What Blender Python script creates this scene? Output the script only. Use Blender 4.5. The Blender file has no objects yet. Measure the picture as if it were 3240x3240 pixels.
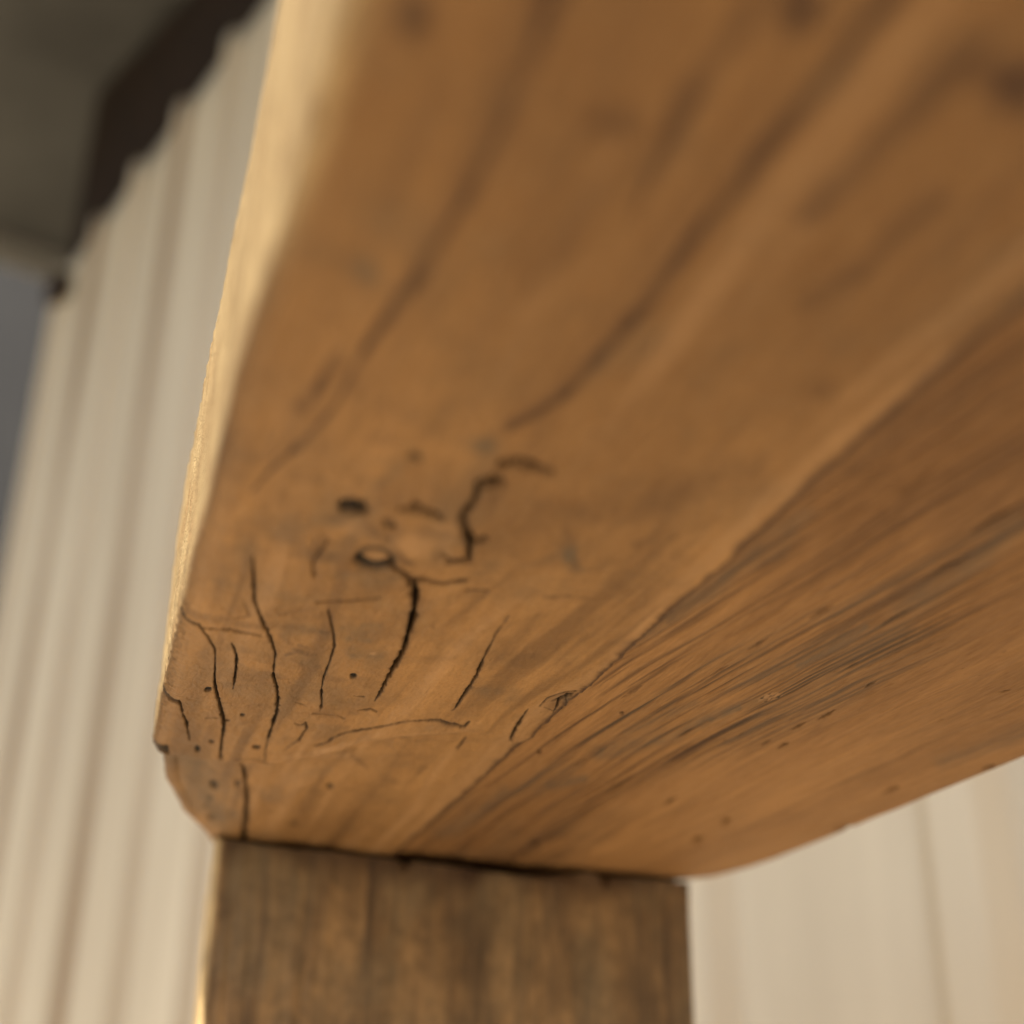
import bpy, math
import numpy as np
from mathutils import Vector, Matrix

# ------------------------------------------------------------------ camera, sky, sun, exposure
CAM_Z = 1.30                      # camera height above the ground (m)
F_PX = 4360.0                     # focal length in photo pixels (photo is 3240 px wide)
PITCH = math.radians(25.2)
ROLL = math.radians(0.7)
SUN_EL, SUN_AZ = math.radians(58), math.radians(-170)   # azimuth clockwise from +Y
EXPOSURE = 1.44

scene = bpy.context.scene
fwd = np.array([0, math.cos(PITCH), math.sin(PITCH)])
r0 = np.array([1.0, 0, 0]); u0 = np.cross(r0, fwd)
rgt = r0 * math.cos(ROLL) + u0 * math.sin(ROLL)
upv = -r0 * math.sin(ROLL) + u0 * math.cos(ROLL)
cam_d = bpy.data.cameras.new('camera'); cam = bpy.data.objects.new('camera', cam_d)
scene.collection.objects.link(cam); scene.camera = cam
cam_d.sensor_fit = 'HORIZONTAL'; cam_d.sensor_width = 22.5
cam_d.lens = F_PX / 3240 * 22.5
cam_d.clip_start = 0.01; cam_d.clip_end = 500
m = Matrix(((rgt[0], upv[0], -fwd[0], 0), (rgt[1], upv[1], -fwd[1], 0), (rgt[2], upv[2], -fwd[2], CAM_Z), (0, 0, 0, 1)))
cam.matrix_world = m
cam_d.dof.use_dof = True
cam_d.dof.focus_distance = 0.356
cam_d.dof.aperture_fstop = 3.9
cam_d.dof.aperture_blades = 0

world = bpy.data.worlds.new("World"); scene.world = world; world.use_nodes = True
wn = world.node_tree.nodes; wl = world.node_tree.links
bg = wn['Background']; sky = wn.new('ShaderNodeTexSky'); sky.sky_type = 'NISHITA'
sky.sun_disc = False; sky.sun_elevation = SUN_EL; sky.sun_rotation = SUN_AZ % (2 * math.pi)
sky.altitude = 0; sky.air_density = 1.0; sky.dust_density = 2.0; sky.ozone_density = 1.0
wl.new(sky.outputs[0], bg.inputs[0]); bg.inputs[1].default_value = 0.08

sd = bpy.data.lights.new('sun', 'SUN'); sd.energy = 4.5; sd.angle = math.radians(0.5); sd.color = (1.0, 0.90, 0.74)
so = bpy.data.objects.new('sun', sd); scene.collection.objects.link(so)
sv = Vector((math.sin(SUN_AZ) * math.cos(SUN_EL), math.cos(SUN_AZ) * math.cos(SUN_EL), math.sin(SUN_EL)))
so.rotation_euler = sv.to_track_quat('Z', 'Y').to_euler(); so.location = sv * 30

scene.view_settings.view_transform = 'Standard'; scene.view_settings.look = 'None'
scene.view_settings.gamma = 1.0; scene.view_settings.exposure = EXPOSURE
scene.cycles.diffuse_bounces = 5; scene.cycles.max_bounces = 8
scene.cycles.use_denoising = True
scene.cycles.sample_clamp_indirect = 6.0
scene.render.resolution_x = scene.render.resolution_y = 1024

# ------------------------------------------------------------------ geometry helpers
H = 0.11                                         # underside of the beam above the camera
AZ = math.radians(-16.4)                         # heading of the beam
U = np.array([math.sin(AZ), math.cos(AZ), 0]); V = np.array([math.cos(AZ), -math.sin(AZ), 0])
WA = math.radians(-35.4)                         # heading of the corrugated wall
WD = 0.76                                        # distance camera - wall
W = np.array([math.sin(WA), math.cos(WA), 0]); N = np.array([math.cos(WA), -math.sin(WA), 0])
CAM = np.array([0, 0, CAM_Z])

def ray(x, y):
    return fwd * F_PX + rgt * (x - 1620) + upv * (1620 - y)
def uv(x, y):                                     # a point of the beam's underside, in beam metres
    d = ray(x, y); P = d * H / d[2]
    return float(P @ U), float(P @ V)
def pxy(u, v):
    P = U * u + V * v + np.array([0, 0, H]); f = P @ fwd
    return np.array([1620 + F_PX * (P @ rgt) / f, 1620 - F_PX * (P @ upv) / f])
def jac(u, v, e=1e-4):                            # how many photo pixels a metre spans here, both ways
    return np.column_stack([(pxy(u + e, v) - pxy(u - e, v)) / (2 * e), (pxy(u, v + e) - pxy(u, v - e)) / (2 * e)])
def wall_hit(x, y, off=0.0):                      # (s, z) on a plane parallel to the wall
    d = ray(x, y); t = (WD + off) / (d @ N); P = d * t
    return float(P @ W), float(P[2] + CAM_Z)

rng = np.random.default_rng(7)
_tab = rng.random((64, 256, 256))
def vnoise(x, y, seed=0):
    T = _tab[seed % 64]
    xi = np.floor(x).astype(np.int64); yi = np.floor(y).astype(np.int64)
    fx = x - xi; fy = y - yi; fx = fx * fx * (3 - 2 * fx); fy = fy * fy * (3 - 2 * fy)
    a = T[xi & 255, yi & 255]; b = T[(xi + 1) & 255, yi & 255]; c = T[xi & 255, (yi + 1) & 255]; d = T[(xi + 1) & 255, (yi + 1) & 255]
    return (a * (1 - fx) + b * fx) * (1 - fy) + (c * (1 - fx) + d * fx) * fy - 0.5
def fbm(x, y, seed=0, o=4):
    s = 0; a = 1.0
    for k in range(o):
        s = s + a * vnoise(x * 2 ** k + 17.3 * k, y * 2 ** k + 9.1 * k, seed + k); a *= 0.5
    return s
def sm(e0, e1, x):
    t = np.clip((x - e0) / (e1 - e0), 0, 1); return t * t * (3 - 2 * t)

def grid_mesh(name, P, mat, parent=None, attrs=None, smooth=True):
    nu, nv = P.shape[:2]
    me = bpy.data.meshes.new(name)
    me.vertices.add(nu * nv); me.vertices.foreach_set('co', P.reshape(-1).astype(np.float32))
    i = np.arange(nu * nv).reshape(nu, nv)
    q = np.stack([i[:-1, :-1], i[:-1, 1:], i[1:, 1:], i[1:, :-1]], -1).reshape(-1, 4)
    me.loops.add(q.size); me.loops.foreach_set('vertex_index', q.reshape(-1).astype(np.int32))
    me.polygons.add(len(q)); me.polygons.foreach_set('loop_start', (np.arange(len(q)) * 4).astype(np.int32))
    me.update(calc_edges=True)
    if smooth: me.polygons.foreach_set('use_smooth', np.ones(len(q), bool))
    for k, a in (attrs or {}).items():
        at = me.attributes.new(k, 'FLOAT', 'POINT'); at.data.foreach_set('value', a.reshape(-1).astype(np.float32))
    me.materials.append(mat)
    o = bpy.data.objects.new(name, me); scene.collection.objects.link(o)
    if parent: o.parent = parent
    return o
def box_mesh(name, verts, mat, bevel=0.0, parent=None):
    me = bpy.data.meshes.new(name)
    me.from_pydata([tuple(v) for v in verts], [], [(0, 3, 2, 1), (4, 5, 6, 7), (0, 1, 5, 4), (1, 2, 6, 5), (2, 3, 7, 6), (3, 0, 4, 7)])
    me.materials.append(mat); o = bpy.data.objects.new(name, me); scene.collection.objects.link(o)
    if bevel:
        b = o.modifiers.new('bevel', 'BEVEL'); b.width = bevel; b.segments = 2
    if parent: o.parent = parent
    return o
def wbox(s0, s1, n0, n1, z0, z1):                # corners of a box laid along the wall; n towards the far side
    return [W * s + N * n + np.array([0, 0, z]) for z in (z0, z1) for s, n in ((s0, n0), (s1, n0), (s1, n1), (s0, n1))]
def tag(o, label, cat, group=None):
    o['label'] = label; o['category'] = cat; o['kind'] = 'thing'
    if group: o['group'] = group

# ------------------------------------------------------------------ materials
class NT:
    def __init__(s, name, rough=0.6, spec=0.4):
        s.m = bpy.data.materials.new(name); s.m.use_nodes = True; s.t = s.m.node_tree; s.n = s.t.nodes; s.l = s.t.links
        s.b = s.n['Principled BSDF']; s.b.inputs['Roughness'].default_value = rough; s.b.inputs['Specular IOR Level'].default_value = spec
        s.tc = s.n.new('ShaderNodeTexCoord')
    def put(s, sock, v):
        if isinstance(v, (int, float)): sock.default_value = v
        elif isinstance(v, tuple): sock.default_value = v if len(v) == len(sock.default_value) else (*v, 1)
        else: s.l.new(v, sock)
    def noise(s, scale, vec=(1, 1, 1), detail=4, rough=0.55, dist=0.0, off=(0, 0, 0)):
        mp = s.n.new('ShaderNodeMapping'); mp.inputs['Scale'].default_value = vec; mp.inputs['Location'].default_value = off
        s.l.new(s.tc.outputs['Object'], mp.inputs[0])
        t = s.n.new('ShaderNodeTexNoise'); t.inputs['Scale'].default_value = scale; t.inputs['Detail'].default_value = detail
        t.inputs['Roughness'].default_value = rough; t.inputs['Distortion'].default_value = dist
        s.l.new(mp.outputs[0], t.inputs['Vector']); return t.outputs['Fac']
    def attr(s, name):
        a = s.n.new('ShaderNodeAttribute'); a.attribute_name = name; return a.outputs['Fac']
    def remap(s, v, a, b, c=0.0, d=1.0):
        r = s.n.new('ShaderNodeMapRange'); s.put(r.inputs[0], v)
        for k, x in zip((1, 2, 3, 4), (a, b, c, d)): r.inputs[k].default_value = x
        return r.outputs[0]
    def math(s, op, a, b=0.0):
        r = s.n.new('ShaderNodeMath'); r.operation = op; s.put(r.inputs[0], a); s.put(r.inputs[1], b); return r.outputs[0]
    def mix(s, f, a, b, mode='MIX'):
        r = s.n.new('ShaderNodeMix'); r.data_type = 'RGBA'; r.blend_type = mode
        s.put(r.inputs[0], f); s.put(r.inputs[6], a); s.put(r.inputs[7], b); return r.outputs[2]
    def bump(s, h, dist, strength=1.0, prev=None):
        r = s.n.new('ShaderNodeBump'); r.inputs['Distance'].default_value = dist; r.inputs['Strength'].default_value = strength
        s.put(r.inputs['Height'], h)
        if prev is not None: s.l.new(prev, r.inputs['Normal'])
        return r.outputs[0]
    def done(s, col, nrm=None):
        s.put(s.b.inputs['Base Color'], col)
        if nrm is not None: s.l.new(nrm, s.b.inputs['Normal'])
        return s.m

def mat_smooth_wood():
    t = NT('smooth_old_wood', 0.58, 0.22)
    big = t.remap(t.noise(9, (0.6, 2.2, 1), 3), 0.35, 0.68)
    fib = t.remap(t.noise(60, (0.35, 6, 3), 5, 0.6, 0.6), 0.3, 0.72)
    fine = t.remap(t.noise(420, (0.5, 3, 2), 3, 0.6), 0.3, 0.75)
    blot = t.remap(t.noise(38, (1, 1.4, 1), 5, 0.62, 1.0), 0.50, 0.72)
    c = t.mix(big, (0.180, 0.092, 0.031), (0.325, 0.176, 0.066))
    band = t.remap(t.noise(26, (0.10, 1.5, 1), 3, 0.5, 0.2), 0.40, 0.64)
    c = t.mix(t.math('MULTIPLY', band, 0.38), c, (0.115, 0.055, 0.018))
    c = t.mix(t.attr('shade_tone'), c, (0.088, 0.039, 0.011))  # shade of the near end, put into the wood colour
    c = t.mix(t.math('MULTIPLY', fib, 0.5), c, (0.115, 0.056, 0.019))
    c = t.mix(t.math('MULTIPLY', blot, 0.55), c, (0.085, 0.046, 0.020))
    c = t.mix(t.math('MULTIPLY', fine, 0.18), c, (0.42, 0.27, 0.13))
    spk = t.remap(t.noise(1500, (0.7, 1, 1), 3, 0.7), 0.52, 0.70)
    c = t.mix(t.math('MULTIPLY', spk, 0.45), c, (0.12, 0.065, 0.03))
    c = t.mix(t.attr('pale'), c, (0.34, 0.205, 0.105))
    c = t.mix(t.attr('side'), c, (0.47, 0.335, 0.165))  # daylight on the left side, painted in as a paler tone
    c = t.mix(t.attr('brown'), c, (0.038, 0.017, 0.008))
    c = t.mix(t.attr('grey'), c, (0.078, 0.058, 0.038))
    c = t.mix(t.attr('dark'), c, (0.004, 0.003, 0.002))
    b = t.bump(t.noise(1300, (0.8, 1.1, 1), 4, 0.7), 0.00035, 0.6)
    b = t.bump(t.noise(220, (0.7, 1.3, 1), 6, 0.68, 0.3), 0.0014, 0.6, b)
    return t.done(c, b)
def mat_sawn_wood():
    t = NT('rough_sawn_wood', 0.65, 0.2)
    big = t.remap(t.noise(10, (0.5, 2.5, 1), 3), 0.35, 0.68)
    fib = t.remap(t.noise(70, (0.16, 7, 3), 5, 0.6, 0.3), 0.32, 0.70)
    fine = t.remap(t.noise(400, (0.3, 3.2, 2), 3, 0.6), 0.3, 0.75)
    c = t.mix(big, (0.170, 0.084, 0.029), (0.305, 0.163, 0.062))
    c = t.mix(t.attr('shade_tone'), c, (0.074, 0.033, 0.010))  # painted near-end shade, with the darker tone of the sawn zone
    c = t.mix(t.math('MULTIPLY', fib, 0.55), c, (0.095, 0.045, 0.016))
    c = t.mix(t.math('MULTIPLY', fine, 0.18), c, (0.52, 0.30, 0.14))
    c = t.mix(t.attr('pale'), c, (0.33, 0.195, 0.10))
    c = t.mix(t.attr('brown'), c, (0.042, 0.020, 0.010))
    c = t.mix(t.attr('grey'), c, (0.060, 0.052, 0.041))
    c = t.mix(t.attr('dark'), c, (0.005, 0.003, 0.002))
    b = t.bump(t.noise(850, (0.35, 1.6, 1), 4, 0.65), 0.0005, 0.6)
    b = t.bump(t.noise(160, (0.25, 2.5, 1), 5, 0.6), 0.0012, 0.4, b)
    return t.done(c, b)
def mat_post():
    t = NT('weathered_post_wood', 0.75, 0.25)
    big = t.remap(t.noise(24, (1, 1, 0.6), 5, 0.65, 0.8), 0.42, 0.60)
    st = t.remap(t.noise(58, (1.2, 1.2, 0.26), 6, 0.7, 0.9), 0.40, 0.60)
    st2 = t.remap(t.noise(230, (1.2, 1.2, 0.07), 4, 0.6), 0.35, 0.70)
    gz = t.remap(t.noise(24, (1, 1, 0.5), 4, 0.6, 0.8, (3, 1, 2)), 0.46, 0.66)
    wv = t.remap(t.noise(110, (0.8, 0.8, 0.9), 5, 0.7), 0.45, 0.68)
    c = t.mix(st, (0.285, 0.175, 0.082), (0.115, 0.074, 0.042))
    c = t.mix(t.math('MULTIPLY', big, 0.8), c, (0.088, 0.055, 0.030))
    c = t.mix(t.math('MULTIPLY', gz, 0.75), c, (0.145, 0.115, 0.073))
    c = t.mix(t.math('MULTIPLY', st2, 0.30), c, (0.33, 0.20, 0.09))
    c = t.mix(t.math('MULTIPLY', wv, 0.45), c, (0.05, 0.034, 0.02))
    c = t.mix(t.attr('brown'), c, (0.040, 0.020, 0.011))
    c = t.mix(t.attr('side'), c, (0.62, 0.44, 0.21))  # light on the post's left edge, painted as a paler tone
    ck = t.remap(t.noise(48, (2.2, 0.2, 0.10), 3, 0.5, 0.2, (5, 2, 1)), 0.60, 0.68)
    c = t.mix(t.math('MULTIPLY', ck, 0.6), c, (0.045, 0.028, 0.018))
    b = t.bump(t.noise(180, (1.5, 1.5, 0.12), 5, 0.6), 0.002, 0.7)
    return t.done(c, b)
def mat_wall():
    t = NT('cream_painted_sheet', 0.55, 0.35)
    n1 = t.remap(t.noise(1.6, (1, 1, 0.35), 4), 0.35, 0.7)
    n2 = t.remap(t.noise(7, (1, 1, 0.12), 5, 0.6), 0.42, 0.75)
    c = t.mix(n1, (0.80, 0.705, 0.525), (0.70, 0.60, 0.43))
    c = t.mix(t.math('MULTIPLY', n2, 0.5), c, (0.42, 0.34, 0.23))
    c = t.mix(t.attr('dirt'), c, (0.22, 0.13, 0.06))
    return t.done(c)
def mat_plain(name, a, b, scale, rough=0.7, vec=(1, 1, 1)):
    t = NT(name, rough, 0.3)
    f = t.remap(t.noise(scale, vec, 5, 0.6), 0.35, 0.68)
    return t.done(t.mix(f, a, b), t.bump(t.noise(scale * 6, vec, 4), 0.004, 0.4))

# ------------------------------------------------------------------ ground
bpy_me = bpy.data.meshes.new('ground')
bpy_me.from_pydata([(-150, -150, 0), (150, -150, 0), (150, 150, 0), (-150, 150, 0)], [], [(0, 1, 2, 3)])
bpy_me.materials.append(mat_plain('dry_soil', (0.17, 0.145, 0.10), (0.12, 0.10, 0.07), 3, 0.9))
g = bpy.data.objects.new('ground', bpy_me); scene.collection.objects.link(g); g['kind'] = 'structure'

ap = box_mesh('unseen_bounce_slab', wbox(-4.0, 7.0, WD - 1.75, WD + 0.2, -0.1, 0.02), mat_plain('bounce_concrete', (0.62, 0.53, 0.40), (0.54, 0.46, 0.35), 3, 0.85))  # unseen slab, added to bounce sunlight up onto wall and beam
ap['kind'] = 'structure'
# ------------------------------------------------------------------ corrugated wall
PER = 0.325 * WD
s_end = 4.09 * WD + 0.01
z_top = CAM_Z + 2.67 * WD
prof = []                                         # (s, outwards)
k = 0
s = 3.98 * WD - PER * 18
while s < s_end + PER:
    for q in np.linspace(-0.045, 0.045, 19):
        prof.append((s + q, 0.021 * float(1 - sm(0.013, 0.040, abs(q)))))
    for c_ in (0.108, 0.168):
        for q in np.linspace(-0.018, 0.018, 7):
            prof.append((s + c_ + q, 0.0003 * float(1 - sm(0.0, 0.018, abs(q)))))
    s += PER
prof = [p for p in prof if p[0] <= s_end]
ps = np.array(prof)
zs = np.linspace(0.0, z_top, 60)
S, Z = np.meshgrid(ps[:, 0], zs, indexing='ij'); HH = np.repeat(ps[:, 1][:, None], len(zs), 1)
P = W[None, None] * S[..., None] + N[None, None] * (WD - HH)[..., None]; P[..., 2] = Z
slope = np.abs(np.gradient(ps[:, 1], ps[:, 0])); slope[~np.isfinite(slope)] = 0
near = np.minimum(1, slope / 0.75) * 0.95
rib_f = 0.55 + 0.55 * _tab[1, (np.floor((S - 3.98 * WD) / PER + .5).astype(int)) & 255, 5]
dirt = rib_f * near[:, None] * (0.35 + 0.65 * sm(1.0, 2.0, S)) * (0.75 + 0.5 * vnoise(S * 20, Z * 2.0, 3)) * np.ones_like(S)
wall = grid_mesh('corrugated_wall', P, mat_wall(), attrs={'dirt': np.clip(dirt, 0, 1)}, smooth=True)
sl = wall.modifiers.new('thickness', 'SOLIDIFY'); sl.thickness = 0.0016; sl.offset = 0
tag(wall, 'tall cream corrugated metal wall with upright ribs, out of focus behind the timber', 'wall')

# dark timber plate behind the top of the wall
a0, a1 = wall_hit(640, 0, 0.06), wall_hit(240, 450, 0.06)
M_dark = mat_plain('dark_stained_timber', (0.030, 0.016, 0.009), (0.016, 0.010, 0.007), 12, 0.85, (1, 1, 1))
a1 = wall_hit(188, 480, 0.06)
zt = max(a0[1], a1[1])
plate_z = lambda s_: a0[1] + (a1[1] - a0[1]) * (s_ - a0[0]) / (a1[0] - a0[0])
e_ = wall_hit(262, 700, 0.05)[0]
vb = wbox(0.3, e_, WD + 0.03, WD + 0.10, z_top - 0.08, zt)
for v_ in vb[4:]: v_[2] = min(plate_z(float(v_ @ W)), zt + .25)
plate = box_mesh('roof_plate', vb, M_dark, 0.01)
tag(plate, 'dark brown timber running along under the roof, behind the top edge of the corrugated wall', 'roof beam')

# roof underside
M_roof = mat_plain('grey_roof_sheet', (0.118, 0.117, 0.110), (0.060, 0.059, 0.056), 1.2, 0.8)
zr = max(v_[2] for v_ in vb) + 0.01
d_ = ray(60, 755); d_ = d_ * (zr - CAM_Z) / d_[2]; far = float(d_ @ W)
roof = box_mesh('roof', wbox(-6.0, far, WD - 1.5, WD + 0.5, zr, zr + 0.06), M_roof)
tag(roof, 'dull grey underside of the roof in the upper left corner', 'roof')
# pale fascia along the roof's far edge
fas = box_mesh('fascia_board', wbox(far + 0.003, far + 0.03, WD - 1.5, WD + 0.5, zr - 0.10, zr + 0.08), mat_plain('grey_fascia_paint', (0.26, 0.25, 0.23), (0.20, 0.19, 0.175), 4))
tag(fas, 'lighter grey board edging the far side of the roof', 'fascia')
# small dark bracket at the outer corner of the wall
bs, bz = wall_hit(182, 905, -0.03)
br = box_mesh('bracket', wbox(bs - 0.03, bs + 0.05, WD - 0.045, WD - 0.002, bz - 0.032, bz + 0.032), M_dark, 0.008)
tag(br, 'small dark bracket at the far top corner of the corrugated wall', 'bracket')
# grey wall beyond
gw = box_mesh('grey_wall', wbox(7.5, 7.7, WD - 6, WD + 6, 0, 7.5), mat_plain('grey_render', (0.032, 0.031, 0.030), (0.025, 0.024, 0.024), 1.5))
tag(gw, 'blurred bluish grey wall far beyond the left end of the corrugated wall', 'wall')

# ------------------------------------------------------------------ the beam
BM = Matrix(((U[0], V[0], 0, 0), (U[1], V[1], 0, 0), (0, 0, 1, CAM_Z + H), (0, 0, 0, 1)))
beam = bpy.data.objects.new('timber_beam', None); scene.collection.objects.link(beam)
beam.matrix_world = BM                            # local x = along the beam, y = across, z = up; z 0 is the underside
tag(beam, 'thick reclaimed timber beam with a cracked, rounded end resting on the post', 'beam')

# cracks: (points in the photo, widths in photo pixels, strength); jac() turns them into marks that lie on the wood
CRACKS = [
 ([(626,1965),(634,1985),(660,2012),(679,2053),(681,2086),(679,2132),(679,2169),(687,2206),(704,2273),(708,2302),(701,2347),(697,2389),(699,2409)],[3,5,6,5,3,5,7,8,11,11,7,6,8],1),
 ([(556,2200),(562,2212),(570,2229),(579,2264),(590,2293),(594,2335),(600,2364)],[3,6,6,6,7,6,2],1),
 ([(733,2032),(749,2074),(747,2115),(741,2157),(737,2186)],[3,6,7,8,2],1),
 ([(799,1762),(802,1835),(805,1907),(833,1969),(855,2014),(872,2070),(869,2085),(867,2103),(865,2132),(875,2177),(879,2219),(875,2264),(859,2310),(844,2355),(838,2389),(840,2413)],[6,9,8,9,9,7,4,5,8,9,10,11,8,4,3,2],1),
 ([(1035,1925),(1043,1954),(1056,2012),(1058,2045),(1043,2095),(1024,2144),(1016,2190),(1018,2231),(1012,2256)],[4,5,6,6,6,5,6,8,3],0.9),
 ([(931,2295),(948,2302),(966,2297),(971,2310),(944,2347),(919,2364),(894,2384)],[2,4,6,7,6,4,2],0.9),
 ([(1228,1782),(1265,1806),(1290,1831),(1306,1864),(1315,1897),(1310,1939),(1298,1989),(1281,2046),(1257,2092),(1232,2133),(1211,2179),(1186,2220)],[15,16,20,25,25,22,18,15,14,14,10,2],1),
 ([(1302,1839),(1356,1842),(1393,1856),(1435,1848),(1480,1839)],[14,12,9,8,9],0.85),
 ([(1475,1873),(1500,1870),(1545,1877)],[10,6,7],0.5),
 ([(1609,1951),(1567,2013),(1534,2080),(1505,2146),(1488,2179),(1460,2216),(1439,2245),(1428,2251)],[3,4,6,10,9,7,4,2],0.95),
 ([(1670,2241),(1639,2289),(1619,2316),(1614,2333),(1622,2342)],[3,8,7,6,2],1),
 ([(997,2364),(1026,2355),(1080,2327),(1142,2310),(1217,2296),(1292,2283),(1382,2278),(1427,2286),(1471,2289),(1485,2278)],[5,6,6,6,5,5,5,7,6,3],0.9),
 ([(737,2426),(766,2447),(774,2488),(780,2546),(776,2604),(768,2666)],[5,9,11,13,14,17],0.95),
 ([(509,2343),(521,2372),(534,2401)],[9,11,6],0.9),
 ([(646,1987),(728,1989),(824,2008)],[5,7,5],0.5),
 ([(1000,1910),(1080,1905),(1198,1898)],[7,8,7],0.55),
 ([(1120,2203),(1150,2206)],[3,4],0.7),
 ([(1134,2252),(1159,2250),(1171,2246),(1192,2256)],[3,6,6,3],0.9),
 ([(989,2266),(1072,2268),(1089,2277)],[3,3,3],0.7),
 ([(935,2231),(969,2241)],[3,3],0.5), ([(650,2283),(695,2281)],[2,3],0.5),
 ([(695,2270),(715,2287),(726,2287)],[4,10,3],1),
 ([(1513,1525),(1505,1566),(1460,1620),(1476,1657),(1488,1686),(1484,1732),(1480,1765),(1414,1773)],[16,15,20,22,26,24,18,10],1.0),
 ([(1493,1703),(1534,1690)],[18,16],.95), ([(1397,1736),(1414,1757),(1440,1775)],[8,10,6],0.5),
 ([(1269,1603),(1315,1593),(1356,1606),(1397,1624)],[20,24,18,12],0.75),
 ([(1583,1471),(1639,1466),(1695,1482),(1745,1499)],[24,27,22,15],0.85),
 ([(1530,1523),(1559,1517),(1590,1520)],[22,32,20],1.0),
 ([(1034,1706),(990,1773),(995,1823)],[9,10,9],0.35),
 ([(1449,2370),(1472,2338)],[8,5],0.7),
 ([(1708,2232),(1732,2206),(1770,2191),(1800,2185),(1824,2182)],[3,4,4,5,3],.8),([(1745,2216),(1770,2209),(1795,2199),(1815,2188)],[3,9,15,4],1),
 ([(1770,2210),(1762,2230),(1750,2252)],[7,6,2],.95),([(1722,2236),(1748,2246),(1775,2240),(1800,2218)],[2,3,3,2],.5),([(1790,2212),(1800,2240)],[4,2],.6),
 ([(1735,2300),(1760,2281),(1778,2262)],[6,9,5],0.9),
 ([(744,2403),(800,2404),(838,2410)],[4,4,4],0.35),
 ([(766,1900),(790,1950),(700,1962)],[4,6,4],0.25),
]
HOLES = [ # x, y, rx, ry, strength
 (658,2184,9,7,1),(623,2384,8,8,1),(668,2357,8,6,.8),(766,2270,6,4,.9),(811,2368,11,6,.8),(683,2417,18,9,.85),(625,2420,7,5,.8),
 (1118,2138,10,7,1),(675,2508,11,10,.7),(749,2500,8,8,.6),(662,2548,8,8,.5),(650,2571,7,7,.45),(1043,2502,11,8,.7),(929,2614,11,9,.4),
 (670,2600,14,9,.4),(1118,1606,42,24,1),(1232,1645,20,14,.45),(1315,1440,22,16,.45),(534,2455,7,8,.5),(542,2480,7,8,.4),(733,2587,11,8,.3)]
# stains: points, widths(px), softness, strength, kind
STAINS = [
 ([(800,1550),(870,1475),(956,1392),(1060,1270),(1174,1073),(1392,755),(1560,453),(1710,100),(1760,-60)],[8,14,20,22,32,44,50,60,66],.35,.88,'brown'),
 ([(956,1275),(1000,1225),(1073,1124)],[44,38,28],.6,.8,'brown'),
 ([(1610,1358),(1700,1310),(1811,1224),(2046,973),(2230,721),(2515,386),(2683,168),(2830,-40)],[44,36,28,34,44,54,62,70],.35,.92,'brown'),
 ([(2012,688),(2090,520),(2163,352),(2250,220),(2348,100),(2400,-40)],[40,60,70,70,70,70],.5,.75,'brown'),
 ([(2551,688),(2719,531),(2943,307),(3110,140)],[60,80,80,80],.6,.6,'brown'),
 ([(2551,961),(2719,855),(2831,743),(2971,632)],[50,70,70,70],.8,.5,'brown'),
 ([(1130,1594),(1200,1530),(1315,1438)],[16,24,24],.7,.30,'grey'),
 ([(1440,1600),(1500,1500),(1560,1420)],[110,110,70],1,.28,'grey'),
 ([(1779,1661),(1812,1706),(1818,1795)],[22,30,36],.9,.42,'brown'),
 ([(1650,1795),(1723,1773),(1795,1745)],[14,22,40],.9,.35,'grey'),
 ([(1950,1650),(2080,1620),(2180,1560),(2400,1480)],[36,36,60,80],1,.34,'brown'),
 ([(1540,1715),(1650,1700),(1780,1640),(2000,1560)],[50,60,60,60],1,.22,'brown'),
 ([(641,1954),(712,1960),(766,1975),(853,1979),(960,1985)],[18,18,20,16,16],.9,.42,'brown'),
 ([(900,2000),(1000,1990),(1050,2015)],[30,40,25],1,.38,'grey'),
 ([(960,2080),(1040,2110)],[60,40],1,.34,'grey'),([(1090,2000),(1180,2010)],[60,50],1,.42,'grey'),([(1110,2060),(1190,2080)],[50,50],1,.4,'grey'),
 ([(930,1960),(1030,1950)],[20,24],1,.35,'brown'),([(945,2040),(985,2052)],[10,9],.7,.5,'brown'),
 ([(1050,1905),(1180,1880),(1290,1850)],[50,70,50],1,.25,'brown'),
 ([(1110,1800),(1180,1810),(1250,1800)],[30,44,30],1,.35,'brown'),
 ([(740,2190),(900,2190)],[60,60],1,.28,'grey'),([(560,2130),(700,2130)],[70,80],1,.24,'grey'),
 ([(600,2450),(660,2540),(710,2620)],[110,120,80],1,.55,'grey'),([(560,2420),(600,2500)],[60,80],1,.5,'grey'),([(620,2520),(700,2600)],[30,30],1,.5,'brown'),
 ([(1480,2190),(1620,2190)],[30,36],1,.36,'grey'),([(735,2418),(850,2428),(1000,2412),(1150,2365),(1300,2335),(1450,2320)],[10,12,12,10,8,6],.7,.55,'brown'),([(800,2425),(1000,2418),(1130,2390)],[14,14,12],1,.38,'brown'),
 ([(1110,2408),(1160,2440)],[10,12],.8,.35,'brown'),([(1900,2700),(2100,2720)],[20,30],1,.3,'brown'),
 ([(1000,1740),(1000,1900)],[60,60],1,.18,'brown'),([(700,1750),(690,1900)],[60,60],1,.22,'brown'),
 ([(760,1100),(720,1230),(690,1340)],[50,60,50],1,.35,'brown'),([(690,1530),(720,1570)],[70,60],1,.40,'brown'),
 ([(1190,1270),(1250,1300)],[40,40],1,.28,'brown'),([(900,1580),(940,1650)],[60,40],1,.22,'brown'),
 ([(780,1750),(790,1760)],[70,60],1,.30,'grey'),([(1050,1760),(1120,1690)],[60,50],1,.25,'grey'),
 ([(1100,1620),(1160,1660),(1230,1700)],[50,50,40],1,.30,'grey'),([(1300,1560),(1400,1500)],[70,90],1,.25,'brown'),
]
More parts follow.
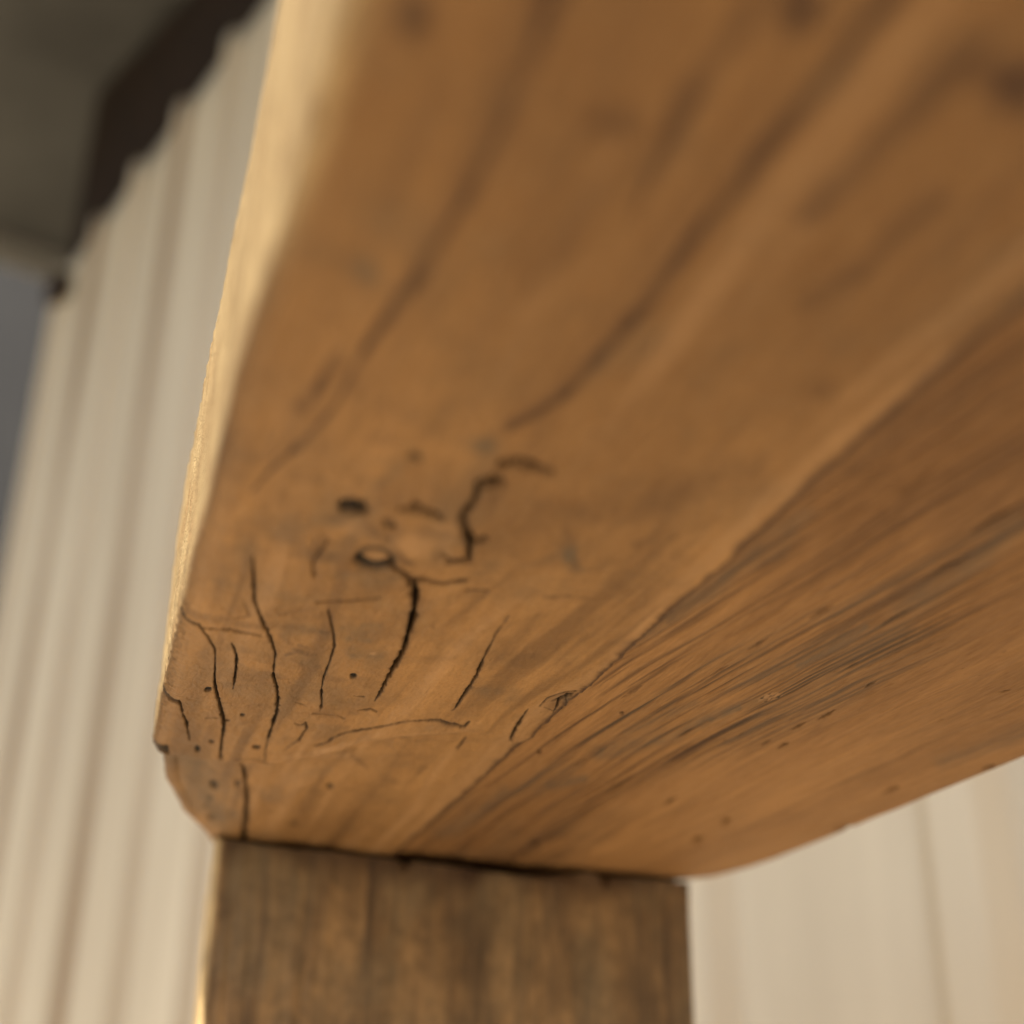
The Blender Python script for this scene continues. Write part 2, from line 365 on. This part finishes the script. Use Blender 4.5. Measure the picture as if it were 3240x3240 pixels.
STAINS += [([(930,2055),(1000,2070)],[10,12],.6,.6,'brown'),([(905,2070),(930,2062)],[9,9],.6,.6,'brown'),([(985,1995),(1045,2003)],[22,18],.8,.6,'brown'),([(960,2095),(1010,2110)],[22,22],.8,.5,'brown'),
 ([(1000,2120),(1030,2135)],[22,18],.8,.5,'brown'),([(880,1945),(1000,1930)],[16,18],.9,.45,'brown'),([(890,2010),(915,2030)],[14,14],.8,.5,'brown'),([(1080,1990),(1200,1985)],[16,20],.9,.5,'grey'),([(1090,2020),(1170,2030)],[18,18],.9,.5,'grey'),
 ([(1110,2072),(1210,2078)],[18,16],.9,.5,'grey'),([(1960,2190),(1920,2215)],[14,12],.8,.3,'brown'),([(1720,1895),(1800,1890),(1870,1900)],[8,11,6],.7,.55,'brown'),([(2120,1690),(2000,1725)],[22,16],.9,.5,'brown'),([(2130,1560),(2170,1540)],[40,30],.9,.55,'brown'),
 ([(1550,2100),(1700,1960)],[40,40],1,.2,'brown'),([(760,1500),(720,1540)],[50,50],1,.3,'brown'),([(1250,1745),(1300,1770)],[16,14],.8,.6,'brown'),([(1180,1838),(1290,1826)],[12,10],.9,.45,'brown'),
 ([(1290,2480),(1350,2420)],[20,20],1,.3,'brown'),([(1180,2500),(1240,2470)],[30,30],1,.22,'brown'),([(1000,2340),(1080,2310)],[20,20],1,.25,'brown')]
STAINS += [([(1230,1570),(1400,1530),(1560,1570)],[130,130,110],1,.38,'brown'),([(1560,1700),(1700,1630),(1830,1610)],[90,90,70],1,.34,'brown'),
 ([(1880,1640),(2150,1560),(2330,1490)],[70,90,70],1,.36,'brown'),([(1150,1640),(1230,1690),(1260,1740)],[60,50,40],1,.55,'brown'),([(700,1480),(860,1400),(980,1300)],[90,90,90],1,.25,'brown'),
 ([(1130,1220),(1300,1300)],[90,70],1,.25,'brown'),([(1700,880),(1900,640)],[110,120],1,.30,'brown'),([(1420,200),(1330,420),(1230,640)],[70,70,70],1,.28,'brown'),([(2600,250),(2350,560)],[90,90],1,.25,'brown'),
 ([(1320,1660),(1400,1700),(1380,1760)],[30,30,30],1,.3,'brown'),([(2150,2000),(1990,2110),(1830,2230)],[26,22,18],1,.35,'brown')]
SPOTS = [(1310,50,70,75,.95,'brown'),(2525,40,85,90,.95,'brown'),(3215,270,130,140,.95,'brown'),(3060,180,60,60,.6,'brown'),(1940,395,140,55,.6,'brown'),(1760,310,45,45,.25,'brown'),
 (1153,850,60,65,.65,'grey'),(2200,310,60,65,.7,'brown'),(1538,1415,66,36,.8,'grey'),(1801,1755,40,50,.85,'grey'),(1204,1385,50,28,.3,'brown'),(1590,960,50,40,.22,'brown'),(2600,1235,70,40,.25,'brown'),(2140,1760,40,30,.2,'brown'),
 (1765,2222,52,30,.45,'brown'),(1790,2205,20,14,.55,'grey'),(1060,2150,45,14,.35,'brown'),(1118,2255,20,10,.25,'brown'),
 (1178,2068,14,7,.9,'pale'),(1310,1700,90,60,.35,'pale'),(1400,1700,50,70,.35,'pale'),(3090,2600,200,40,.25,'grey'),(2860,1900,60,40,.3,'brown'),(1120,1650,40,40,.35,'pale')]
PALE = [([(1300,2660),(1500,2480),(1640,2350)],[60,70,50],1,.35,'pale'),([(1700,2320),(1900,2130),(2100,1900),(2400,1620),(2700,1360),(3000,1120)],[30,36,40,50,50,50],1,.30,'pale'),
 ([(1000,2384),(1150,2345),(1300,2318),(1480,2300)],[10,14,14,8],.8,.45,'pale'),([(840,2440),(1100,2410)],[10,14],.8,.3,'pale')]
NICKS = [(2758,2188,40,7,30,.8),(2618,2283,62,9,30,.85),(2529,2319,46,7,30,.75),(2479,2381,36,10,28,.9),(2428,2370,46,6,30,.7),(3130,2448,38,11,22,.85),(2820,2518,52,11,22,.65),
 (2663,2646,84,18,24,.7),(2294,2613,36,18,25,.35),(2205,2671,40,20,20,.35),(3183,2205,40,6,10,.5),(2980,2300,22,6,30,.3),(1967,2279,10,9,0,.8),(1705,2397,14,11,10,.6),(2120,2553,46,9,35,.65),
 (2280,2140,60,8,30,.4),(2400,2060,70,8,30,.45),(2840,1980,120,9,30,.4),(2700,2130,50,6,28,.5),(1950,2505,80,14,30,.35),(1830,2430,60,10,32,.4),(2600,1960,90,9,30,.4),(2000,2210,80,7,33,.45),(1690,2680,36,18,5,.4),
 (2170,2345,60,7,30,.4),(2350,2345,50,6,28,.35),(1870,2150,20,8,40,.5),(3000,1830,160,14,28,.4),(3150,1680,160,16,30,.45),(2900,1560,120,18,32,.3)]
B_GREY = [([(1400,2650),(1500,2600),(1600,2520)],[50,50,40],1,.42,'grey'),([(2000,2050),(2150,1950),(2300,1850),(2450,1720),(2560,1650)],[50,60,60,60,40],1,.42,'grey'),
 ([(1740,2500),(1850,2480)],[26,26],1,.5,'grey'),([(1900,2400),(2100,2360),(2260,2290),(2420,2225)],[50,50,40,24],1,.42,'grey'),([(2250,2300),(2340,2262)],[22,22],.7,.62,'grey'),
 ([(2530,2130),(2640,2070),(2740,2010)],[20,34,22],.8,.6,'grey'),([(2850,1960),(3060,1830),(3240,1700)],[60,60,60],1,.4,'grey'),([(1980,2340),(2200,2250)],[26,26],1,.35,'grey'),
 ([(2980,2430),(3240,2340)],[40,50],1,.30,'grey'),([(2560,2350),(2640,2270),(2760,2200)],[14,16,14],1,.3,'brown'),([(3000,1720),(3240,1500)],[110,130],1,.34,'brown'),([(2700,1520),(3000,1300),(3240,1120)],[60,80,80],1,.35,'brown'),
 ([(2120,1990),(2260,1880),(2400,1760)],[26,24,24],1,.4,'brown')]

def seg_field(Ug, Vg, pts, ws, rough=0.0, seed=0, grow=3.0):
    """signed closeness to a polyline: distance in photo pixels and width there; returns (dist, width) or None"""
    Q = np.array([uv(*p) for p in pts])
    J0 = jac(*Q.mean(0)); wmax = max(ws) * grow + 14
    mu = wmax / max(1e-6, np.linalg.norm(J0[:, 0])) * 1.8; mv = wmax / np.linalg.norm(J0[:, 1]) * 1.5
    if len(Q) > 4 or np.ptp(Q[:, 0]) > 0.03: mu *= 1.6
    u_lo, u_hi = Q[:, 0].min() - mu, Q[:, 0].max() + mu; v_lo, v_hi = Q[:, 1].min() - mv, Q[:, 1].max() + mv
    mk = (Ug > u_lo) & (Ug < u_hi) & (Vg > v_lo) & (Vg < v_hi)
    idx = np.flatnonzero(mk)
    if not len(idx): return None
    uu = Ug.flat[idx]; vv = Vg.flat[idx]
    best = np.full(len(idx), 1e9); bw = np.ones(len(idx)); bd = np.full(len(idx), 1e9)
    for (a, b, wa, wb) in zip(Q[:-1], Q[1:], ws[:-1], ws[1:]):
        c = (a + b) / 2; J = jac(*c)
        A = J @ (a - c); B = J @ (b - c)
        X = np.stack([uu - c[0], vv - c[1]], 0); X = J @ X
        d = B - A; L = max(1e-6, d @ d); t = np.clip(((X[0] - A[0]) * d[0] + (X[1] - A[1]) * d[1]) / L, 0, 1)
        dist = np.hypot(X[0] - A[0] - d[0] * t, X[1] - A[1] - d[1] * t); w = wa + (wb - wa) * t
        r = dist / np.maximum(w, 1)
        k = r < best; best[k] = r[k]; bw[k] = w[k]; bd[k] = dist[k]
    return idx, bd, bw, uu, vv
def paint(att, Ug, Vg, pts, ws, soft, strength, kind, seed):
    r = seg_field(Ug, Vg, pts, ws, grow=1.6)
    if r is None: return
    idx, d, w, uu, vv = r
    n = 1 + 0.7 * fbm(uu * 90, vv * 190, seed, 3)
    e = 1 - sm(0.5 * (1 - soft), 0.5 + 0.45 * soft, d / w * n)
    n2 = np.clip(0.85 + 0.7 * fbm(uu * 160, vv * 700, seed + 5, 3), 0, 1.3)
    a = att[kind].reshape(-1); a[idx] = np.maximum(a[idx], e * strength * n2)
def crack(att, D, Ug, Vg, pts, ws, st, seed):
    r = seg_field(Ug, Vg, pts, ws)
    if r is None: return
    idx, d, w, uu, vv = r
    # ragged edges
    sc = 1 / 0.0011
    d = np.abs(d + (vnoise(uu * sc * .5, vv * sc * .5, seed) * 0.55 + vnoise(uu * sc * 1.0, vv * sc * 2.0, seed + 9) * 0.5 + vnoise(uu * sc * 2.2, vv * sc * 3, seed + 19) * 0.35) * (w * 0.75 + 1.2))
    w = w * (1 + 0.5 * vnoise(uu * sc * 1.3, vv * sc * .6, seed + 29))
    px_m = 1 / 11000.
    core = 1 - sm(0.30, 0.62, d / w)
    halo = 1 - sm(0.4, 1.6, d / w)
    Df = D.reshape(-1); Df[idx] = np.minimum(Df[idx], -core * np.minimum(w * px_m * 2.6, 0.006) * st)
    a = att['dark'].reshape(-1); a[idx] = np.maximum(a[idx], np.clip(core * 1.3, 0, 1) * min(1, st))
    b = att['brown'].reshape(-1); b[idx] = np.maximum(b[idx], halo * 0.38 * st)
def spot(att, D, Ug, Vg, x, y, rx, ry, st, kind, seed, hole=False):
    c = uv(x, y); J = jac(*c)
    X = J @ np.stack([(Ug - c[0]).ravel(), (Vg - c[1]).ravel()], 0)
    q = np.hypot(X[0] / rx, X[1] / ry); idx = np.flatnonzero(q < 2.2)
    if not len(idx): return
    q = q[idx]; uu = Ug.flat[idx]; vv = Vg.flat[idx]
    if hole:
        q = q + vnoise(uu * 500, vv * 900, seed) * 0.5
        core = 1 - sm(0.85, 1.25, q)
        a = att['dark'].reshape(-1); a[idx] = np.maximum(a[idx], np.clip(core * 1.2, 0, 1) * min(1, st * 1.05))
        b = att['brown'].reshape(-1); b[idx] = np.maximum(b[idx], (1 - sm(0.8, 1.8, q)) * 0.45 * st)
        Df = D.reshape(-1); Df[idx] = np.minimum(Df[idx], -core * min(0.0025, rx * 1e-4) * st)
    else:
        q = q * (1 + 0.8 * fbm(uu * 150, vv * 300, seed, 3))
        a = att[kind].reshape(-1); a[idx] = np.maximum(a[idx], (1 - sm(0.2, 1.25, q)) * st)

# u stations: dense where the lens is sharp
def stations(n, u_a=-0.03, u_b=0.66):
    u = np.linspace(u_a, u_b, 4000)
    dens = 0.28 + 1.0 * np.exp(-((u - 0.34) / 0.13) ** 2) + 0.25 * (u > 0.12)
    c = np.cumsum(dens); c = (c - c[0]) / (c[-1] - c[0])
    return np.interp(np.linspace(0, 1, n), c, u)
def edgeL(u):
    return np.interp(u, [-1, .13, .20, .36, .40, .42, .425, .430, .467, .508, .538, .56, .60, .66], [.0125, .0125, .0112, .0110, .0113, .0115, .0122, .0150, .0185, .0272, .0375, .043, .055, .08]) \
        + 0.0005 * fbm(u * 26, u * 0, 11, 3) * (u < .5) 
def edgeR(u):
    return np.interp(u, [-1, .46, .49, .514, .535, .558, .567, .60, .66], [.271, .271, .2712, .2705, .2685, .2635, .255, .235, .20]) + 0.0006 * fbm(u * 22, u * 0, 15, 3)
U_END = 0.66
TH = 0.078
VA = lambda u: 0.1145 + 0.0002 * fbm(u * 60, u * 0, 21, 3) + 0.0009 * np.maximum(0, vnoise(u * 330, u * 0, 25)) + 0.0005 * vnoise(u * 900, u * 0, 26)   # where the two planks meet

def section(nv_bottom, r_l, r_r, n_side=26):
    """parameters of one cross-section: side (t<0), bottom (0..1), side (t>1)"""
    return n_side, nv_bottom
def plank(name, nu, nv, vl_f, vr_f, r_l, r_r, z_base, disp, mat, side_rough=0.0):
    us = stations(nu)
    ns, na = 24, 14
    vl = vl_f(us)[:, None]; vr = vr_f(us)[:, None]
    tb = np.linspace(0, 1, nv)[None]
    Ub = np.repeat(us[:, None], nv, 1)
    Vb = (vl + r_l) + (vr - r_r - vl - r_l) * tb
    att = {k: np.zeros(Ub.shape) for k in ('dark', 'brown', 'grey', 'pale', 'shade_tone', 'side')}
    D = np.zeros(Ub.shape)
    D2 = disp(Ub, Vb, att, D)
    Zb = z_base - D2                              # displacement outwards is downwards
    # arcs and sides
    def side(v_edge, sgn, r, zend, tz0):
        ang = np.linspace(0, math.pi / 2, na + 1)[1:][None]
        vA = v_edge + sgn * (r - r * np.sin(ang)); zA = tz0 * (1 - ang / (math.pi / 2)) + (z_base + r - r * np.cos(ang)) - z_base * 0
        zz = np.linspace(0, 1, ns + 1)[1:][None] ** 1.3
        zS = (z_base + r) + (zend - z_base - r) * zz
        vS = np.repeat(v_edge, ns, 1)
        v = np.concatenate([vA, vS], 1); z = np.concatenate([zA, np.repeat(zS, len(us), 0)], 1)
        return v, z
    vLs, zLs = side(vl, +1, r_l, TH, (Zb[:, :1] - z_base))
    vRs, zRs = side(vr, -1, r_r, TH, (Zb[:, -1:] - z_base))
    if side_rough:
        un = np.repeat(us[:, None], vLs.shape[1], 1)
        vLs = vLs + side_rough * (fbm(un * 700, zLs * 1500, 31, 3) * 0.65 * sm(.22, .32, un) + 0.35 * fbm(un * 40, zLs * 60, 33, 3))
    VV = np.concatenate([vLs[:, ::-1], Vb, vRs], 1); ZZ = np.concatenate([zLs[:, ::-1], Zb, zRs], 1)
    UU = np.repeat(us[:, None], VV.shape[1], 1)
    for k in att:
        L = np.repeat(att[k][:, :1], vLs.shape[1], 1) * np.linspace(0, 1, vLs.shape[1])[None]
        R = np.repeat(att[k][:, -1:], vRs.shape[1], 1) * np.linspace(1, 0, vRs.shape[1])[None]
        att[k] = np.concatenate([L, att[k], R], 1)
    if side_rough:
        nl = vLs.shape[1]; lit_side = np.clip((np.arange(nl)[None] + 1 - 9 * sm(.12, .20, us)[:, None]) / 9.0, 0, 1) ** 1.3
        un = us[:, None] * np.ones((1, nl)); lit_side = lit_side * np.clip(0.88 + 0.9 * fbm(un * 130, np.arange(nl)[None] * 0.4 + un * 0, 35, 3), 0.4, 1)
        att['side'][:, :nl] = lit_side[:, ::-1]  # painted brightening of the lit left strip
    # close the ring on top, then cap the ends
    P = np.stack([UU, VV, ZZ], -1)
    P = np.concatenate([P, P[:, :1]], 1); att = {k: np.concatenate([a, a[:, :1]], 1) for k, a in att.items()}
    cap0 = P.mean(1, keepdims=True) [:1] * np.ones((1, P.shape[1], 1)); cap1 = P.mean(1, keepdims=True)[-1:] * np.ones((1, P.shape[1], 1))
    cap0[..., 0] = P[0, 0, 0]; cap1[..., 0] = P[-1, 0, 0]
    P = np.concatenate([cap0, P, cap1], 0)
    att = {k: np.concatenate([a[:1], a, a[-1:]], 0) for k, a in att.items()}
    return grid_mesh(name, P[:, ::-1], mat, beam, {k: np.clip(a[:, ::-1], 0, 1) for k, a in att.items()})

def disp_A(u, v, att, D):
    base = 0.0014 * fbm(u * 22, v * 34, 41, 3) + 0.00042 * fbm(u * 90, v * 170, 43, 4) + 0.00006 * fbm(u * 500, v * 1400, 45, 2)
    # ledge near the far end: the wood beyond the lip lies a little higher
    lip = np.array([uv(*p) for p in [(480,2400),(640,2418),(735,2414),(850,2424),(1000,2402),(1153,2345),(1300,2318),(1500,2300),(1640,2330)]])
    ul = np.interp(v, lip[:, 1], lip[:, 0]) + 0.0015 * vnoise(v * 260, v * 0, 51)
    base = base - 0.0016 * sm(-0.001, 0.010, u - ul) * (1 - 0.8 * sm(.075, .105, v)) + 0.0009 * np.exp(-((u - ul + 0.003) / 0.005) ** 2)
    base = base + 0.0006 * sm(0.0, 0.03, u - ul - 0.02)
    # swelling round the knot
    ck = uv(1350, 1690); base = base + 0.0012 * np.exp(-(((u - ck[0]) / .02) ** 2 + ((v - ck[1]) / .012) ** 2))
    base = base - 0.010 * sm(.50, .66, u) * sm(.05, .0, v - edgeL(u)) * 0
    # the left lower corner rounds away
    base = base - 0.006 * sm(0.028, 0.0, v - edgeL(u)) * sm(.37, .43, u) * (1 - sm(.48, .53, u)) * 0.35
    att['shade_tone'] = 0.85 * (1 - sm(.09, .26, u + 0.05 * fbm(u * 14, v * 40, 47, 3) - 0.5 * (v - .05))) * np.clip(1 + .6 * fbm(u * 6, v * 90, 48, 3), 0, 1)  # painted shade, deepening towards the camera end
    for i, (p, w, s) in enumerate(CRACKS): crack(att, D, u, v, p, w, s, i)
    for i, (x, y, rx, ry, s) in enumerate(HOLES): spot(att, D, u, v, x, y, rx, ry, s, 'dark', i + 3, True)
    # ring of the loose knot with its pale plug
    c = uv(1188, 1757); J = jac(*c); X = J @ np.stack([(u - c[0]).ravel(), (v - c[1]).ravel()], 0)
    X = np.stack([X[0] * .95 + X[1] * .25, X[1] - X[0] * .12], 0)
    q = np.hypot(X[0] / 50, X[1] / 33); q = q.reshape(u.shape)
    lower = np.clip(0.5 + X[1].reshape(u.shape) / 50, 0.3, 1)
    ring = np.exp(-((q - 1.03) / (0.12 + 0.24 * lower)) ** 2)
    att['dark'] = np.maximum(att['dark'], np.clip(ring * 1.5, 0, 1) * (0.72 + 0.28 * lower)); att['pale'] = np.maximum(att['pale'], 0.12 * (1 - sm(.5, .8, q)))
    D -= 0.0025 * ring * lower; D -= 0.0006 * (1 - sm(.6, .9, q))
    for i, s in enumerate(STAINS): paint(att, u, v, *s, i)
    for i, s in enumerate(PALE): paint(att, u, v, *s, i + 7)
    for i, (x, y, rx, ry, s, kd) in enumerate(SPOTS): spot(att, D, u, v, x, y, rx, ry, s, kd, i + 9)
    # tiny checks and specks all over
    gw_ = v + 0.010 * fbm(u * 5, v * 9, 53, 2) + -0.013 * np.exp(-(((u - ck[0]) / .035) ** 2)) * np.tanh((v - ck[1]) / .006) * np.exp(-np.abs(v - ck[1]) / .022)
    st_ = fbm(u * 7, gw_ * 170, 54, 4)
    att['brown'] = np.maximum(att['brown'], sm(0.10, 0.50, st_) * (0.20 + 0.22 * sm(.15, .28, u)))
    st2_ = fbm(u * 30, gw_ * 75, 59, 4); att['grey'] = np.maximum(att['grey'], sm(0.25, 0.65, st2_) * 0.30)
    att['pale'] = np.maximum(att['pale'], sm(0.15, 0.6, -st_) * 0.35)
    # hairline fissures and grime round the knot and down to the worn end
    kk = np.exp(-(((u - ck[0] - .012) / .035) ** 2 + ((v - ck[1] + .006) / .030) ** 2)) + 0.55 * np.exp(-(((u - .36) / .05) ** 2 + ((v - .04) / .03) ** 2))
    wu, wv_ = u + .004 * fbm(u * 60, v * 60, 81, 2), v + .003 * fbm(u * 50, v * 80, 82, 2)
    rn = np.abs(fbm(wu * 75, wv_ * 150, 83, 3)); rm = sm(.02, .35, fbm(u * 45, v * 60, 84, 3))
    hl = (1 - sm(.006, .035, rn)) * rm * np.clip(kk, 0, 1)
    att['brown'] = np.maximum(att['brown'], hl * 0.8); D -= hl * 0.0004
    gr_ = sm(.05, .5, fbm(u * 60, v * 85, 86, 4)) * np.clip(kk, 0, 1)
    att['grey'] = np.maximum(att['grey'], gr_ * 0.55); D -= gr_ * 0.0003
    gb_ = sm(.10, .5, fbm(u * 110, v * 110, 88, 4)) * np.clip(kk * 1.2, 0, 1); att['brown'] = np.maximum(att['brown'], gb_ * 0.45)
    f = vnoise(u * 420, v * 1500, 55); f2 = vnoise(u * 60, v * 60, 57)
    sp = sm(0.43, 0.49, f) * sm(0.05, 0.3, f2); att['brown'] = np.maximum(att['brown'], sp * 0.55); D -= sp * 0.0002
    # splintered dark edge where the planks meet
    e = VA(u) - v - 0.0007
    j = np.exp(-(e / (0.0007 + 0.0012 * np.clip(vnoise(u * 200, u * 0, 58) + .5, 0, 1))) ** 2); att['brown'] = np.maximum(att['brown'], j * 0.95)
    return base + D
def disp_B(u, v, att, D):
    # saw-cut ridges, strongest beside the joint, dying out towards the right
    edge = np.array([uv(*p) for p in [(1800,2760),(1900,2680),(2000,2520),(2350,2400),(2700,2240),(3000,2060),(3240,1900)]])
    o = np.argsort(edge[:, 0]); ve = np.interp(u, edge[o, 0], edge[o, 1])
    z = 1 - sm(-0.012, 0.010, v - ve + 0.006 * fbm(u * 25, v * 40, 61, 2))
    vw = v + 0.0008 * fbm(u * 9, v * 8, 63, 3) + np.interp(u, [0, .2, .30, .38, .49, .55, .7], [-.05, -.024, -.012, -.0055, -.001, 0, 0])
    r = 0.8 * vnoise(vw * 800, u * 11, 65) + 0.9 * vnoise(vw * 1500, u * 26, 66) + 0.5 * vnoise(vw * 300, u * 16, 67) + 0.35 * vnoise(vw * 2000, u * 70, 69)
    pt = sm(-.2, .25, fbm(u * 22, v * 90, 68, 3))
    base = 0.0010 * fbm(u * 14, v * 18, 71, 3) + 0.0006 * r * (0.15 + 0.85 * z) * (0.5 + 0.5 * pt) + 0.00012 * fbm(u * 90, v * 300, 73, 3)
    att['shade_tone'] = np.clip((0.75 * (1 - sm(.12, .36, u - 0.9 * (v - .16) + 0.06 * fbm(u * 10, v * 60, 49, 3))) + 0.30 * z) * np.clip(1 + .7 * fbm(u * 5, v * 120, 50, 3), 0, 1.2), 0, .9)  # painted shade towards the camera, plus the sawn zone's own darker tone
    groove = sm(0.05, -0.55, r)
    att['brown'] = np.maximum(att['brown'], groove * (0.20 + 0.78 * z) * (0.65 + 0.35 * pt))
    tint = sm(-.05, .4, fbm(u * 14, vw * 70, 75, 3)) * z
    att['grey'] = np.maximum(att['grey'], tint * (0.18 + 0.55 * groove) * 0.6)
    for i, s in enumerate(B_GREY): paint(att, u, v, *s, i + 3)
    for i, (x, y, L, w, a, s) in enumerate(NICKS):
        dx, dy = math.cos(math.radians(a)) * L / 2, -math.sin(math.radians(a)) * L / 2
        crack(att, D, u, v, [(x - dx, y - dy), (x, y), (x + dx, y + dy)], [w * .3, w, w * .3], s * 0.8, i + 20)
    for i, (x, y, rx, ry, s, kd) in enumerate(SPOTS): spot(att, D, u, v, x, y, rx, ry, s, kd, i + 9)
    # rough patch round a filled nail hole
    c = uv(2440, 2226); J = jac(*c); X = J @ np.stack([(u - c[0]).ravel(), (v - c[1]).ravel()], 0)
    q = np.hypot((X[0] * .97 - X[1] * .25) / 46, (X[1] * .97 + X[0] * .25) / 14).reshape(u.shape)
    pm = 1 - sm(.7, 1.1, q); pn = fbm(u * 500, v * 1200, 77, 3)
    D += pm * pn * 0.0008; att['pale'] = np.maximum(att['pale'], pm * 0.5); att['dark'] = np.maximum(att['dark'], pm * sm(.05, .35, pn) * .8)
    f = vnoise(u * 300, v * 1700, 85); f2 = vnoise(u * 50, v * 70, 87)
    sp = sm(0.42, 0.49, f) * sm(0.0, 0.3, f2); att['brown'] = np.maximum(att['brown'], sp * 0.6); D -= sp * 0.0002
    e = v - VA(u); att['brown'] = np.maximum(att['brown'], 0.8 * np.exp(-(e / 0.0016) ** 2)); att['dark'] = np.maximum(att['dark'], 0.7 * np.exp(-(e / 0.0005) ** 2))
    return base + D

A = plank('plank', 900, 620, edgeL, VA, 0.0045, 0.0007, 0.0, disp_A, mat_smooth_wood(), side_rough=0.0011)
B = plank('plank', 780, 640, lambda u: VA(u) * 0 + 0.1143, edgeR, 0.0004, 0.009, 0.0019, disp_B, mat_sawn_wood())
A['label'] = 'smooth left plank with deep cracks and a loose knot'
B['label'] = 'rough sawn right plank with dark grain streaks'

# ------------------------------------------------------------------ the post
pL, pR = np.array(uv(680, 2650)), np.array(uv(2190, 2790))
ph = pR - pL; width = float(np.hypot(*ph)); ang = math.atan2(ph[0], ph[1])   # turned a little against the beam
ax = (U * ph[0] + V * ph[1]) / width; ay = np.array([-ax[1], ax[0], 0])        # across, away from the camera
org = U * pL[0] + V * pL[1] + CAM
PM = Matrix(((ax[0], ay[0], 0, org[0]), (ax[1], ay[1], 0, org[1]), (0, 0, 1, 0), (0, 0, 0, 1)))
nx, nz = 360, 420
xs = np.concatenate([[0], np.linspace(0.0, width, nx)])
dep = 0.17; rr = 0.004
ring = []
def arc(cx, cy, a0, a1, n=6): return [(cx + rr * math.cos(a), cy + rr * math.sin(a)) for a in np.linspace(a0, a1, n)]
pi = math.pi
ring += arc(rr, rr, pi, 1.5 * pi); ring += [(x, 0) for x in np.linspace(rr, width - rr, nx)[1:-1]]; ring += arc(width - rr, rr, 1.5 * pi, 2 * pi)
ring += [(width, y) for y in np.linspace(rr, dep - rr, 12)[1:-1]] + arc(width - rr, dep - rr, 0, .5 * pi) + [(x, dep) for x in np.linspace(width - rr, rr, 12)[1:-1]] + arc(rr, dep - rr, .5 * pi, pi) + [(0, y) for y in np.linspace(dep - rr, rr, 12)[1:-1]]
ring.append(ring[0]); ring = np.array(ring)
top = CAM_Z + H
xr = ring[:, 0]
front = np.clip(1 - ring[:, 1] / 0.05, 0, 1)
topz = top + 0.0004 - front * (np.interp(xr / width, [0, .04, .10, .25, .45, .62, .735, .742, .80, .82, 1], [.0002, .0010, .0018, .0016, .0028, .0042, .0048, .0004, .0003, .0012, .0006])) - front * 0.0008 * np.abs(fbm(xr * 160, xr * 0, 91, 3)) * 2.0 - front * 0.0045 * np.exp(-((xr / width - .365) / .012) ** 2) - front * 0.006 * np.exp(-((xr / width - .80) / .012) ** 2)
zz = 1 - np.linspace(0, 1, nz) ** 3.0
Z = zz[None] * (topz[:, None])
X = np.repeat(ring[:, :1], nz, 1); Y = np.repeat(ring[:, 1:], nz, 1)
isf = (np.abs(Y) < rr * 1.01)
rel = 0.0012 * fbm(X * 90, Z * 6, 93, 3) + 0.0005 * fbm(X * 420, Z * 22, 95, 3) + 0.0025 * sm(top - .02, top, Z) * vnoise(X * 120, Z * 60, 97)
Y = Y + isf * rel
X = X + 0.184 * Y * (1 - X / width)           # the left side is hewn out of square
X = X + (1 - isf) * 0.0012 * fbm(Y * 60, Z * 9, 99, 3)
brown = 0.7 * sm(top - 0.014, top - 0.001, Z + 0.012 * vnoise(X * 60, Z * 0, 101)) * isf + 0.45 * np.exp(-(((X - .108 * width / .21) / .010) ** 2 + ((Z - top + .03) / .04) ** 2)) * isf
Pp = np.stack([X, Y, Z], -1)
c0 = Pp[:, :1].copy(); c0[..., :2] = Pp[..., :2].mean((0, 1)); c0[..., 2] = top - 0.004
c1 = Pp[:, -1:].copy(); c1[..., :2] = Pp[..., :2].mean((0, 1))
Pp = np.concatenate([c0, Pp, c1], 1); brown = np.concatenate([brown[:, :1], brown, brown[:, -1:]], 1)
side = (1 - sm(rr * .3, rr * .9, Pp[..., 0] - 0.184 * Pp[..., 1])) * np.clip(0.9 + fbm(Pp[..., 1] * 80, Pp[..., 2] * 60, 103, 3), .2, 1)  # mask of the left edge, painted as if catching the light
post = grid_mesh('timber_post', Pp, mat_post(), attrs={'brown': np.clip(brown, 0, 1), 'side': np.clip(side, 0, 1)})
post.matrix_world = PM
tag(post, 'square weathered brown timber post standing under the rounded end of the beam', 'post')
